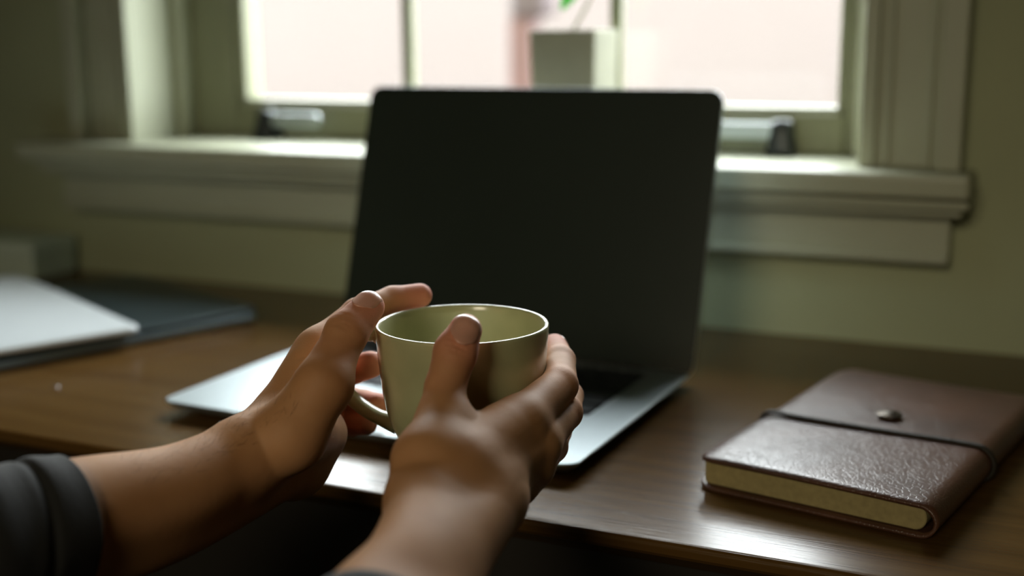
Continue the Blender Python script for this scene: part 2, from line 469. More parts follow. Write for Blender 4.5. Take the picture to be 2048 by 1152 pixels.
# ------------------------------------------------------------------ desk
desk = tag(empty('desk', (-0.5, 0.77, ZF)), 'brown wooden desk pushed against the wall under the window', 'desk')
bm = bmesh.new()          # top with a softened upper edge and a long underside chamfer
prof_ = [(-.2200, -ZF), (-.2215, -ZF - .0004), (-.2226, -ZF - .0014), (-.2230, -ZF - .003), (-.2230, -ZF - .0065), (-.2215, -ZF - .0085), (-.205, -ZF - .020), (-.05, -ZF - .020), (.229, -ZF - .020), (.229, -ZF)]
loft(bm, [[(x, y, z) for y, z in prof_] for x in (-0.75, 1.05)])
obj('desk_top', bm, 'wood', desk)
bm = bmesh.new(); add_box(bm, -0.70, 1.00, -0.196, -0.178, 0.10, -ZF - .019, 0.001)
obj('shade_panel', bm, 'desk_shade', desk)  # panel added under the top, its dark colour standing in for shade
for x in (-0.70, 0.95):
    for y in (-0.18, 0.17):
        bm = bmesh.new()
        lps = [[(px, py, z) for px, py in rrect(w, w, 0.006, 4, x + .025, y + .025)] for z, w in ((0, .034), (0.3, .042), (-ZF - .017, .052))]
        loft(bm, lps); obj('leg', bm, 'wood', desk)

# ------------------------------------------------------------------ laptop
LW, LD = 0.3041, 0.2124
lap = tag(empty('laptop', (-0.3862, 0.7141, 0.0), math.radians(-2.0)), 'open slim silver laptop with a dark blank screen, behind the mug', 'laptop')
bm = bmesh.new()
def RR(ins, z, r=.0105): return [(x, y, z) for x, y in rrect(LW - 2 * ins, LD - 2 * ins, max(r - ins, .001), 8)]
rings = loft(bm, [RR(.020, .0016), RR(.012, .0026), RR(.0065, .0045), RR(.0026, .0070), RR(.0006, .0092), RR(0, .0103), RR(.0004, .0108), RR(.0008, .0110)], True, False)
KX, KY0, KY1 = 0.1235, -0.018, 0.092
hole = [(x, y) for x, y in rrect(2 * KX, KY1 - KY0, 0.003, 4, 0, (KY0 + KY1) / 2)]
hv = [bm.verts.new((x, y, .0110)) for x, y in hole]
he = [bm.edges.new((hv[i], hv[(i + 1) % len(hv)])) for i in range(len(hv))]
top = rings[-1]
te = [bm.edges.get((top[i], top[(i + 1) % len(top)])) for i in range(len(top))]
bmesh.ops.triangle_fill(bm, use_beauty=True, use_dissolve=False, edges=te + he)
hb = [bm.verts.new((x, y, .0096)) for x, y in hole]
for i in range(len(hv)):
    j = (i + 1) % len(hv); bm.faces.new((hv[i], hv[j], hb[j], hb[i]))
base = obj('laptop_base', bm, 'alu', lap)
bm = bmesh.new(); slab(bm, 2 * KX + .0005, KY1 - KY0 + .0005, 0.003, .0090, .0098, .0001, 4, 0, (KY0 + KY1) / 2)
obj('keyboard_well', bm, 'well', lap)
bm = bmesh.new(); slab(bm, LW - .03, LD - .03, 0.008, .0010, .0020, .0003); obj('bottom_plate', bm, 'alu_dark', lap)
for sx in (-1, 1):
    for sy in (-1, 1):
        bm = bmesh.new(); lathe(bm, [(0, 0), (.006, 0), (.0065, .0006), (.006, .0014), (0, .0014)], 16)
        bmesh.ops.translate(bm, verts=bm.verts, vec=(sx * .125, sy * .085, 0)); obj('rubber_foot', bm, 'rubber', lap, True)
bm = bmesh.new(); slab(bm, 0.125, 0.072, 0.004, .0104, .01115, .0002, 5, 0, -0.0605)
obj('trackpad', bm, 'alu', lap)
bm = bmesh.new(); slab(bm, 0.1262, 0.0732, 0.0045, .0104, .01104, .0001, 5, 0, -0.0605)
obj('trackpad_gap', bm, 'well', lap)
bm = bmesh.new(); slab(bm, 0.05, 0.005, 0.0024, .0104, .01104, .0001, 5, 0, -0.1025); obj('finger_notch', bm, 'alu_dark', lap)
key_mesh = {}
def key(x0, x1, y0, y1):
    w, d = x1 - x0, y1 - y0
    kk = (round(w, 4), round(d, 4))
    if kk not in key_mesh:
        bm = bmesh.new()
        lps = [[(x, y, 0) for x, y in rrect(w, d, .0014, 2)], [(x, y, .0012) for x, y in rrect(w - .0003, d - .0003, .0013, 2)],
               [(x, y, .0014) for x, y in rrect(w - .001, d - .001, .001, 2)]]
        loft(bm, lps); me = bpy.data.meshes.new('key'); bm.to_mesh(me); bm.free(); me.materials.append(M['key']); key_mesh[kk] = me
    o = bpy.data.objects.new('key', key_mesh[kk]); COL.objects.link(o); o.parent = lap
    o.location = ((x0 + x1) / 2, (y0 + y1) / 2, .0098)
usable = 2 * KX - .002; gap = .0022
rows = [[1.5] + [1] * 12 + [1], [1] * 13 + [1.5], [1.5] + [1] * 13, [1.75] + [1] * 11 + [1.75], [2.25] + [1] * 10 + [2.25], [1, 1, 1, 1.25, 5, 1.25, 1, 1, 1, 1]]
hts = [.011] + [.0172] * 5
y = KY1 - .0012
for row, hgt in zip(rows, hts):
    unit = usable / sum(row); x = -usable / 2
    for wk in row:
        key(x + gap / 2, x + wk * unit - gap / 2, y - hgt + gap, y); x += wk * unit
    y -= hgt + .0012
bm = bmesh.new(); tube(bm, [(-.115, .1035, .0085), (.115, .1035, .0085)], .0042, 16); obj('hinge', bm, 'alu_dark', lap, True)
lid = bpy.data.objects.new('lid', None)
bm = bmesh.new(); slab(bm, LW, LD, .0105, -.0048, -.0004, .0012)
me = bpy.data.meshes.new('lid'); bmesh.ops.recalc_face_normals(bm, faces=bm.faces); bm.to_mesh(me); bm.free()
bpy.data.objects.remove(lid)
lid = link('lid', me, 'alu', lap)
for v in me.vertices: v.co.y += LD / 2
lid.location = (0, .1062, .0060); lid.rotation_euler = (math.radians(90 - 16.8), 0, 0)
bm = bmesh.new(); slab(bm, LW - .0012, LD - .0012, .0100, -.0006, .0003, .0002, 8, 0, LD / 2)
sc_ = obj('screen', bm, 'lid_glass', lid)
# ------------------------------------------------------------------ left stack: dark laptop, white tablet, pale box
dk = tag(empty('closed_laptop', (-0.8075, 0.7895, 0.0), math.radians(-19)), 'closed dark blue laptop lying at the left under the white tablet', 'laptop')
def corner_place(o, cx, cy, a, w, d):
    """put the back right corner of a w x d slab at (cx, cy)"""
    ca, sa = math.cos(a), math.sin(a)
    o.location.x = cx - (w / 2 * ca - d / 2 * sa); o.location.y = cy - (w / 2 * sa + d / 2 * ca); o.rotation_euler.z = a
corner_place(dk, -0.645, 0.868, math.radians(-21), 0.23, 0.325)
bm = bmesh.new(); slab(bm, .23, .325, .010, .0015, .0080, .0022); obj('laptop_base', bm, 'blue_edge', dk)
bm = bmesh.new(); slab(bm, .23, .325, .010, .0084, .0135, .0014); obj('lid', bm, 'dark_lid', dk)
for sx in (-1, 1):
    for sy in (-1, 1):
        bm = bmesh.new(); lathe(bm, [(0, 0), (.006, 0), (.006, .0018), (0, .0018)], 16)
        bmesh.ops.translate(bm, verts=bm.verts, vec=(sx * .09, sy * .14, 0)); obj('rubber_foot', bm, 'rubber', dk, True)
wt = tag(empty('white_tablet', (0, 0, 0.0135)), 'slim white tablet lying face down on the dark closed laptop at the left', 'tablet')
corner_place(wt, -0.678, 0.752, math.radians(-26), 0.30, 0.215)
bm = bmesh.new(); slab(bm, .30, .215, .008, .0002, .0052, .0016); obj('back_shell', bm, 'tablet', wt)
bm = bmesh.new(); slab(bm, .296, .211, .006, 0.0, .0008, .0002); obj('screen', bm, 'lid_glass', wt)
pb = tag(empty('pale_box', (-1.07, 0.963, 0.0)), 'small pale green box against the wall at the far left of the desk', 'box')
bm = bmesh.new(); add_box(bm, -.09, .09, -.03, .03, 0, .034, .002); obj('box_tray', bm, 'pale_box', pb)
bm = bmesh.new(); add_box(bm, -.0915, .0915, -.0315, .0315, .024, .040, .002); obj('box_lid', bm, 'pale_box', pb)

# water drop on the desk
bm = bmesh.new(); lathe(bm, [(.0028, 0.0), (.0028, .0004), (.0022, .0011), (.0012, .0014), (0, .0015)], 20)
wd = obj('water_drop', bm, 'water', None, True); wd.location = (-0.658, 0.637, 0.0)
tag(wd, 'tiny round water drop on the bare desk at the left', 'drop')

# ------------------------------------------------------------------ notebook
NB = math.radians(-11.3)
nb = tag(empty('leather_notebook', (-0.0865, 0.7205, 0.0009), NB), 'closed brown leather notebook with elastic cord at the right of the laptop', 'notebook')
NW, NL, NH = 0.134, 0.224, 0.0185
rad = NH / 2
# cover profile in x-z: left lip on top, flat, round spine on the right, back along the bottom
def cover_pt(s, off):
    """s in 0..1 along the profile, off = inset from the outer surface"""
    xl, xs = -NW / 2, NW / 2 - rad
    flat = xs - xl; arc = math.pi * rad; tot = 2 * flat + arc; u = s * tot
    if u < flat:
        x, z, n = xl + u, NH, (0, 1)
        lip = max(0, 1 - u / .010)          # top cover dips towards its fore edge
        z -= .0022 * lip ** 2
    elif u < flat + arc:
        a = (u - flat) / rad; x, z = xs + rad * math.sin(a), rad + rad * math.cos(a); n = (math.sin(a), math.cos(a))
    else:
        x, z, n = xs - (u - flat - arc), 0, (0, -1)
        lip = max(0, 1 - (x - xl) / .008); z += .0012 * lip ** 2
    return x - off * n[0], z - off * n[1]
def halflen(x):
    r = .012; dx = x - (-NW / 2); L = NL / 2
    return L if dx > r else L - r + math.sqrt(max(0, r * r - (r - dx) ** 2))
bm = bmesh.new(); ns, nv = 110, 44
grids = []
for off in (0.0, 0.0018):
    g = []
    for i in range(ns + 1):
        s = i / ns
        if s < .08: s = .08 * (s / .08) ** 1.8
        if s > .92: s = 1 - .08 * ((1 - s) / .08) ** 1.8
        x, z = cover_pt(s, off); h = halflen(x) - (0.0003 if off else 0); row = []
        for j in range(nv + 1):
            t = -1 + 2 * j / nv; yy = t * h
            w = .0005 * math.sin(yy * 40 + x * 25) * (1 if z > rad else 0) * max(0, min(1, (NW / 2 - x) / .03))
            edge = .0008 * max(0, 1 - (h - abs(yy)) / .004) ** 2 * (1 if z > rad else 0)
            row.append(bm.verts.new((x, yy, z + w - edge)))
        g.append(row)
    grids.append(g)
for k, g in enumerate(grids):
    for i in range(ns):
        for j in range(nv): bm.faces.new((g[i][j], g[i + 1][j], g[i + 1][j + 1], g[i][j + 1]))
A, B = grids
for i in range(ns):
    bm.faces.new((A[i][0], A[i + 1][0], B[i + 1][0], B[i][0])); bm.faces.new((A[i][nv], A[i + 1][nv], B[i + 1][nv], B[i][nv]))
for j in range(nv):
    bm.faces.new((A[0][j], A[0][j + 1], B[0][j + 1], B[0][j])); bm.faces.new((A[ns][j], A[ns][j + 1], B[ns][j + 1], B[ns][j]))
cv = obj('cover', bm, 'leather', nb, True)
# page block, rounded towards the spine
bm = bmesh.new()
def page_profile(e):
    pts = []; x0, x1 = -NW / 2 + .0045 + e, NW / 2 - .006 - e; z0, z1 = .0022 + e, NH - .0026 - e; r = (z1 - z0) / 2
    for (cx, cz, a0, a1) in ((x1 - r, (z0 + z1) / 2, -90, 90),):
        for k in range(13):
            a = math.radians(a0 + (a1 - a0) * k / 12); pts.append((cx + r * .9 * math.cos(a), cz + r * math.sin(a)))
    for (cx, cz, a0) in ((x0 + .002, z1 - .002, 90), (x0 + .002, z0 + .002, 180)):
        for k in range(5):
            a = math.radians(a0 + 90 * k / 4); pts.append((cx + .002 * math.cos(a), cz + .002 * math.sin(a)))
    return pts
ylim = NL / 2 - .0045
loft(bm, [[(x, yy, z) for x, z in page_profile(e)] for yy, e in ((-ylim, .0006), (-ylim + .0006, 0), (ylim - .0006, 0), (ylim, .0006))])
obj('page_block', bm, 'page', nb)
cpts = [(-NW / 2 - .0002, -.0192, .0020), (-NW / 2 - .0022, -.0192, NH * .5), (-NW / 2 - .0006, -.0190, NH - .0016), (-NW / 2 + .005, -.0188, NH + .0016)]
for k in range(1, 9):
    t = k / 9; cpts.append((-NW / 2 + .005 + (NW - .018) * t, -.0188 + .008 * t, NH + .0014 - .0004 * math.sin(math.pi * t)))
for k in range(0, 7):
    a = math.pi * k / 6; cpts.append((NW / 2 - rad + (rad + .0010) * math.sin(a), -.0108, rad + (rad + .0010) * math.cos(a)))
bm = bmesh.new(); tube(bm, spline(cpts, 6), .0021, 10, 0.7); obj('elastic_cord', bm, 'band', nb, True)
bm = bmesh.new(); lathe(bm, [(0, 0), (.0042, 0), (.0042, .0016), (.0072, .0022), (.0078, .0030), (.0072, .0037), (.0050, .0034), (.0044, .0042), (.002, .0048), (0, .0048)], 40)
st = obj('snap_stud', bm, 'stud', nb, True); st.location = (-0.0005, .0145, NH - .0004)

# pen lying behind the notebook
pen = tag(empty('pen', (-0.010, 0.880, 0.0045), math.radians(-12)), 'pale blue pen tip just showing behind the far right corner of the notebook', 'pen')
bm = bmesh.new(); tube(bm, [(0, 0, 0), (.004, 0, 0), (.012, 0, 0), (.130, 0, 0), (.136, 0, 0)], [.001, .0028, .0045, .0045, .003], 16); obj('pen_barrel', bm, 'pen', pen, True)
bm = bmesh.new(); tube(bm, [(.09, 0, .0062), (.13, 0, .0062)], [.0012, .0012], 8); obj('pen_clip', bm, 'steel', pen, True)

# ------------------------------------------------------------------ pot plant on the sill
pp = tag(empty('pot_plant', (-0.3945, 1.000, 0.1455), math.radians(-1)), 'square pale clay pot with a thin stemmed green plant on the window sill', 'plant')
bm = bmesh.new()
PH = .1075
def sq(w, z, r=.0035): return [(x, y, z) for x, y in rrect(w, w, r, 4)]
loft(bm, [sq(.053, 0), sq(.0555, .002), sq(.0605, PH - .002), sq(.0605, PH), sq(.0585, PH + .0006), sq(.0545, PH), sq(.0535, PH - .012)], True, True)
obj('pot', bm, 'pot', pp)
bm = bmesh.new(); slab(bm, .0538, .0538, .003, PH - .013, PH - .0085, .001); obj('soil', bm, 'soil', pp)
def leaf(bm, base, d, up, L, Wd):
    d = Vector(d).normalized(); up = Vector(up); s = d.cross(up).normalized(); nrm = s.cross(d)
    g = []
    for i in range(9):
        t = i / 8; w = Wd * math.sin(math.pi * min(1, t * .92 + .04)) ** .8; c = Vector(base) + d * L * t - Vector((0, 0, 1)) * L * .35 * t * t
        g.append([bm.verts.new(c + s * w * q + nrm * abs(q) * w * .3) for q in (-1, -.5, 0, .5, 1)])
    fs = []
    for a, b in zip(g, g[1:]):
        for k in range(4): fs.append(bm.faces.new((a[k], a[k + 1], b[k + 1], b[k])))
    bmesh.ops.solidify(bm, geom=fs, thickness=.0006)
stems = [((-.003, 0, PH - .010), (0, 0, PH + .002), (.006, 0, PH + .012), (.0155, 0, PH + .030), (.021, .001, PH + .060), (.014, .002, PH + .11), (.010, 0, PH + .16)),
         ((.0205, .001, PH + .056), (.030, .006, PH + .08), (.036, .01, PH + .13))]
for s in stems:
    pts = spline(s, 8); bm = bmesh.new(); tube(bm, pts, [.0015 - .0006 * k / len(pts) for k in range(len(pts))], 8); obj('stem', bm, 'stem', pp, True)
for b, d, L, Wd in (((.0185, -.002, PH + .052), (-.85, -.30, -.72), .0355, .0085), ((.020, 0, PH + .08), (1, -.3, .6), .045, .011), ((.016, 0, PH + .11), (-.8, .4, .5), .05, .012),
                    ((.010, 0, PH + .16), (.2, -.3, 1), .045, .011), ((.010, 0, PH + .155), (-1, 0, .3), .05, .012), ((.036, .01, PH + .13), (1, .2, .6), .045, .010), ((.030, .006, PH + .08), (.6, .7, .5), .04, .010)):
    bm = bmesh.new(); leaf(bm, b, d, (0, -1, .25) if b[2] < PH + .06 else (0, -.3, 1), L, Wd); obj('leaf', bm, 'leaf', pp, True)

# ------------------------------------------------------------------ mug
MH = .0665
MC = Vector((-0.2651, 0.5210, 0.1098 - MH))
mug = tag(empty('mug', MC), 'olive green glazed mug held up in both hands before the laptop', 'mug')
bm = bmesh.new()
out = [(0, .003), (.020, .003), (.0212, .0015), (.0222, .0), (.0240, .0), (.0252, .0012), (.0272, .0032), (.0308, .0062), (.0340, .0105), (.0365, .0160), (.0387, .0235), (.0402, .0320), (.0413, .0420), (.0422, .0520), (.0428, .0600), (.04305, MH - .0022)]
rim = [(.04310, MH - .0010), (.04275, MH - .0002), (.04200, MH), (.04125, MH - .0003), (.04075, MH - .0012)]
inn = [(.0402, MH - .004), (.0396, .0520), (.0387, .0420), (.0375, .0320), (.0358, .0240), (.0330, .0160), (.0290, .0105), (.0220, .0075), (.0100, .0065), (0, .0064)]
lathe(bm, out + rim + inn, 128)
obj('mug_body', bm, 'glaze', mug, True)
HA = Vector((-0.985, -0.17, 0)).normalized()
hp = [(.0418, MH - .0095), (.0475, MH - .0085), (.0575, MH - .0100), (.0655, MH - .0165), (.0685, MH - .0265), (.0655, MH - .0370), (.0570, MH - .0455), (.0470, MH - .0515), (.0350, MH - .0555)]
bm = bmesh.new(); pts = spline([(HA.x * r, HA.y * r, z) for r, z in hp], 8); n_ = len(pts)
loops = []
side = Vector((0, 0, 1)).cross(HA).normalized()
for i, p in enumerate(pts):
    t = (pts[min(i + 1, n_ - 1)] - pts[max(i - 1, 0)]).normalized(); nn_ = side.cross(t)
    flare = 1 + .35 * max(0, 1 - min(i, n_ - 1 - i) / 7)
    loops.append([p + side * .0052 * flare * math.cos(a) + nn_ * .0037 * flare * math.sin(a) for a in [2 * math.pi * k / 16 for k in range(16)]])
loft(bm, loops); obj('handle', bm, 'glaze', mug, True)

# ------------------------------------------------------------------ the person's arms and hands
# joints in metres: x, y, z, radius
LEFT_ARM = {
    'E1': (-0.3940, 0.2683, 0.0473, 0.0340),
    'F0': (-0.3685, 0.3215, 0.0571, 0.0270),
    'F1': (-0.3568, 0.3552, 0.0584, 0.0220),
    'F2': (-0.3417, 0.3930, 0.0562, 0.0197),
    'W1': (-0.3297, 0.4311, 0.0617, 0.0168),
    'E2': (-0.4017, 0.2710, 0.0254, 0.0340),
    'F0b': (-0.3766, 0.3267, 0.0371, 0.0260),
    'F1b': (-0.3657, 0.3624, 0.0390, 0.0222),
    'F2b': (-0.3499, 0.4012, 0.0399, 0.0195),
    'W2': (-0.3364, 0.4547, 0.0455, 0.0172),
    'TC': (-0.3136, 0.4403, 0.0696, 0.0140),
    'TM': (-0.3019, 0.4531, 0.0923, 0.0118),
    'TP': (-0.3033, 0.4635, 0.1015, 0.0102),
    'TI': (-0.3028, 0.4739, 0.1114, 0.0103),
    'TT': (-0.2997, 0.4899, 0.1212, 0.0078),
    'IM': (-0.3299, 0.4905, 0.0961, 0.0105),
    'IP': (-0.3238, 0.5187, 0.1090, 0.0086),
    'ID': (-0.3162, 0.5410, 0.1127, 0.0074),
    'IT': (-0.3065, 0.5535, 0.1137, 0.0065),
    'IW': (-0.3335, 0.4577, 0.0676, 0.0118),
    'MM': (-0.3395, 0.5056, 0.0827, 0.0115),
    'MP': (-0.3468, 0.5333, 0.0712, 0.0085),
    'MD': (-0.3366, 0.5332, 0.0751, 0.0078),
    'MT': (-0.3221, 0.5265, 0.0808, 0.0072),
    'MW': (-0.3401, 0.4691, 0.0571, 0.0120),
    'RM': (-0.3462, 0.5145, 0.0661, 0.0110),
    'RP': (-0.3475, 0.5404, 0.0546, 0.0080),
    'RD': (-0.3328, 0.5360, 0.0553, 0.0073),
    'RT': (-0.3186, 0.5275, 0.0583, 0.0068),
    'RW': (-0.3410, 0.4748, 0.0492, 0.0125),
    'PM': (-0.3497, 0.5140, 0.0513, 0.0110),
    'PP': (-0.3479, 0.5311, 0.0441, 0.0072),
    'PD': (-0.3366, 0.5298, 0.0454, 0.0064),
    'PT': (-0.3249, 0.5246, 0.0485, 0.0058),
    'PW': (-0.3391, 0.4771, 0.0409, 0.0145),
    'H1': (-0.3288, 0.4871, 0.0541, 0.0125),
}
RIGHT_ARM = {
    'E1': (-0.1899, 0.2682, 0.0324, 0.0330),
    'F0': (-0.2086, 0.3354, 0.0444, 0.0235),
    'F1': (-0.2116, 0.3700, 0.0542, 0.0182),
    'E2': (-0.1756, 0.2845, 0.0262, 0.0320),
    'F0b': (-0.1997, 0.3516, 0.0385, 0.0215),
    'F1b': (-0.2074, 0.3872, 0.0477, 0.0180),
    'W1': (-0.2277, 0.4137, 0.0616, 0.0158),
    'W2': (-0.2129, 0.4379, 0.0544, 0.0164),
    'TC': (-0.2335, 0.4251, 0.0739, 0.0132),
    'TM': (-0.2380, 0.4476, 0.0833, 0.0108),
    'TP': (-0.2424, 0.4586, 0.0959, 0.0089),
    'TI': (-0.2422, 0.4691, 0.1097, 0.0098),
    'TT': (-0.2400, 0.4749, 0.1185, 0.0076),
    'IW': (-0.2236, 0.4329, 0.0687, 0.0146),
    'IM': (-0.2172, 0.4823, 0.0757, 0.0112),
    'IP': (-0.2155, 0.5271, 0.0814, 0.0090),
    'ID': (-0.2258, 0.5537, 0.0860, 0.0075),
    'IT': (-0.2358, 0.5700, 0.0890, 0.0065),
    'MW': (-0.2198, 0.4378, 0.0631, 0.0144),
    'MM': (-0.2124, 0.4896, 0.0637, 0.0108),
    'MP': (-0.2138, 0.5301, 0.0669, 0.0085),
    'MD': (-0.2221, 0.5556, 0.0673, 0.0074),
    'MT': (-0.2344, 0.5706, 0.0691, 0.0068),
    'RW': (-0.2181, 0.4428, 0.0570, 0.0130),
    'RM': (-0.2138, 0.4868, 0.0542, 0.0102),
    'RP': (-0.2171, 0.5207, 0.0519, 0.0078),
    'RD': (-0.2234, 0.5437, 0.0519, 0.0070),
    'RT': (-0.2341, 0.5580, 0.0527, 0.0064),
    'PW': (-0.2150, 0.4423, 0.0536, 0.0130),
    'PM': (-0.2175, 0.4781, 0.0482, 0.0098),
    'PP': (-0.2194, 0.5045, 0.0445, 0.0070),
    'PD': (-0.2244, 0.5266, 0.0433, 0.0062),
    'PT': (-0.2332, 0.5407, 0.0436, 0.0056),
}


def chain_prims(T, names):
    return [(T[a], T[b]) for a, b in zip(names, names[1:])]

def cone_d(P, a, b):
    A_ = np.array(a[:3], np.float32); B_ = np.array(b[:3], np.float32); ba = B_ - A_
    pa = P - A_; t = np.clip((pa @ ba) / max(float(ba @ ba), 1e-9), 0, 1).astype(np.float32)
    d = np.sqrt(((pa - t[..., None] * ba) ** 2).sum(-1))
    return d - (a[3] + (b[3] - a[3]) * t)

def smin(a, b, k):
    h = np.maximum(k - np.abs(a - b), 0) / k
    return np.minimum(a, b) - h * h * k * .25

FINGERS_L = [['TM', 'TP', 'TI', 'TT'], ['IM', 'IP', 'ID', 'IT'], ['MM', 'MP', 'MD', 'MT'], ['RM', 'RP', 'RD', 'RT'], ['PM', 'PP', 'PD', 'PT']]
STRANDS_L = [['E1', 'F0', 'F1', 'F2', 'W1', 'TC'], ['E2', 'F0b', 'F1b', 'F2b', 'W2', 'PW']]
STRANDS_R = [['E1', 'F0', 'F1', 'W1', 'TC'], ['E2', 'F0b', 'F1b', 'W2', 'PW']]
KS, KP, KF = .016, .0065, .0065
META = [('IW', 'IM'), ('MW', 'MM'), ('RW', 'RM'), ('PW', 'PM')]
PALM_L = [('W1', 'IW'), ('TC', 'TM'), ('TC', 'H1'), ('PW', 'H1')]
PALM_R = [('W1', 'IW'), ('TC', 'TM')]
WEB_L = (.0080, .62); WEB_R = (.0062, .62)
FINGERS_R = FINGERS_L
KS, KP, KM, KF = .010, .010, .014, .006
def lerp4(a, b, t): return tuple(np.array(a) * (1 - t) + np.array(b) * t)
def palm_sheet(T, web):
    """metacarpals and the flesh between them, plus the skin web of the thumb"""
    out = []
    for (a, b), (c, d) in zip(META, META[1:]):
        for k in range(5):
            t = k / 4; out.append((lerp4(T[a], T[c], t), lerp4(T[b], T[d], t)))
    wb = []
    r, reach = web
    for k in range(1, 8):
        t = k / 8; p = lerp4(T['TC'], T['IW'], t); q = lerp4(T['TM'], T['IM'], t)
        e = reach + (1 - reach) * abs(2 * t - 1) ** 2.2
        q = lerp4(p, q, e); rr = r + (T['IM'][3] - r) * abs(2 * t - 1) ** 2
        wb.append(((*p[:3], rr), (*q[:3], rr)))
    return out, wb
def strand_prims(T, names):
    c = [np.array(T[k]) for k in names]; c = [2 * c[0] - c[1]] + c + [2 * c[-1] - c[-2]]; out = []
    for i in range(1, len(c) - 2):
        for k in range(14):
            t = k / 14
            out.append(0.5 * ((2 * c[i]) + (c[i + 1] - c[i - 1]) * t + (2 * c[i - 1] - 5 * c[i] + 4 * c[i + 1] - c[i + 2]) * t * t + (3 * c[i] - c[i - 1] - 3 * c[i + 1] + c[i + 2]) * t ** 3))
    out.append(c[-2])
    return list(zip(out, out[1:]))

def arm_field(T, fingers, palm, web, h, creases, tendons):
    """distance field of one arm on a regular grid"""
    allp = np.array([T[k][:3] for k in T]); rr = np.array([T[k][3] for k in T])
    lo = (allp - rr[:, None]).min(0) - .006; hi = (allp + rr[:, None]).max(0) + .006
    n = np.ceil((hi - lo) / h).astype(int)
    ax = [lo[i] + h * np.arange(n[i]) for i in range(3)]
    def blank(): return np.full(tuple(n), .012, np.float32)
    def put(field, a, b, k, pad=.012):
        pa, pb = np.array(a[:3]), np.array(b[:3]); r = max(a[3], b[3]) + pad
        i0 = np.maximum(((np.minimum(pa, pb) - r - lo) / h).astype(int), 0); i1 = np.minimum(((np.maximum(pa, pb) + r - lo) / h).astype(int) + 2, n)
        sl = tuple(slice(i0[i], i1[i]) for i in range(3))
        P = np.stack(np.meshgrid(*[ax[i][sl[i]] for i in range(3)], indexing='ij'), -1).astype(np.float32)
        field[sl] = smin(field[sl], cone_d(P, a, b), k) if k > 0 else np.minimum(field[sl], cone_d(P, a, b))
    Sa = blank(); Sb = blank()
    st = STRANDS_L if T is LEFT_ARM else STRANDS_R
    for a, b in strand_prims(T, st[0]): put(Sa, a, b, 0)
    for a, b in strand_prims(T, st[1]): put(Sb, a, b, 0)
    Pm = smin(Sa, Sb, KS)
    sheet, wb = palm_sheet(T, web)
    Mt = blank()
    for a, b in sheet: put(Mt, a, b, 0)
    Wb = blank()
    for a, b in wb: put(Wb, a, b, 0)
    Th = blank()
    for a, b in palm: put(Th, T[a], T[b], .004)
    Pm = smin(Pm, Mt, KM); Pm = smin(Pm, Th, KP); Pm = smin(Pm, Wb, KP)
    Fg = blank()
    for f in fingers:
        one = blank()
        for a, b in zip(f, f[1:]): put(one, T[a], T[b], .0022)
        # knuckle: slight swelling on the middle joint
        Fg = smin(Fg, one, .0010)
    D = smin(Pm, Fg, KF)
    for c, r, w, amp in creases:      # short skin folds: curved grooves across the joints
        c = np.array(c); i0 = np.maximum(((c - r - lo) / h).astype(int), 0); i1 = np.minimum(((c + r - lo) / h).astype(int) + 2, n)
        sl = tuple(slice(i0[i], i1[i]) for i in range(3))
        P = np.stack(np.meshgrid(*[ax[i][sl[i]] for i in range(3)], indexing='ij'), -1)
        q = P - c; d_ = np.linalg.norm(q, axis=-1); fall = np.clip(1 - d_ / r, 0, 1)
        along = q @ np.array(w)
        D[sl] += (amp * np.exp(-(along / .00085) ** 2) * fall).astype(np.float32)
    for a, b, r, k in tendons:
        put(D, (*a, r), (*b, r), k)
    # the flesh flattens where it presses on the mug and its handle
    G = np.stack(np.meshgrid(*ax, indexing='ij'), -1).astype(np.float32) - np.array(MC[:], np.float32)
    near = (np.abs(D) < .009) & (G[..., 2] > -.004) & (G[..., 2] < MH + .004) & (np.hypot(G[..., 0], G[..., 1]) < .08)
    P = G[near]; rr_ = np.hypot(P[:, 0], P[:, 1])
    zs = [z for r, z in out[4:]] + [MH + .002]; rs = [r for r, z in out[4:]] + [.043]
    prof = np.interp(P[:, 2], zs, rs) + .00015
    over = np.maximum(P[:, 2] - MH, -P[:, 2])
    dm = np.maximum(rr_ - prof, over)
    hpts = spline([(HA.x * r, HA.y * r, z) for r, z in hp], 5)
    for a, b in zip(hpts, hpts[1:]):
        dm = np.minimum(dm, cone_d(P, (*a[:], .0046), (*b[:], .0046)))
    D[near] = np.maximum(D[near], -dm)
    return D, lo, h

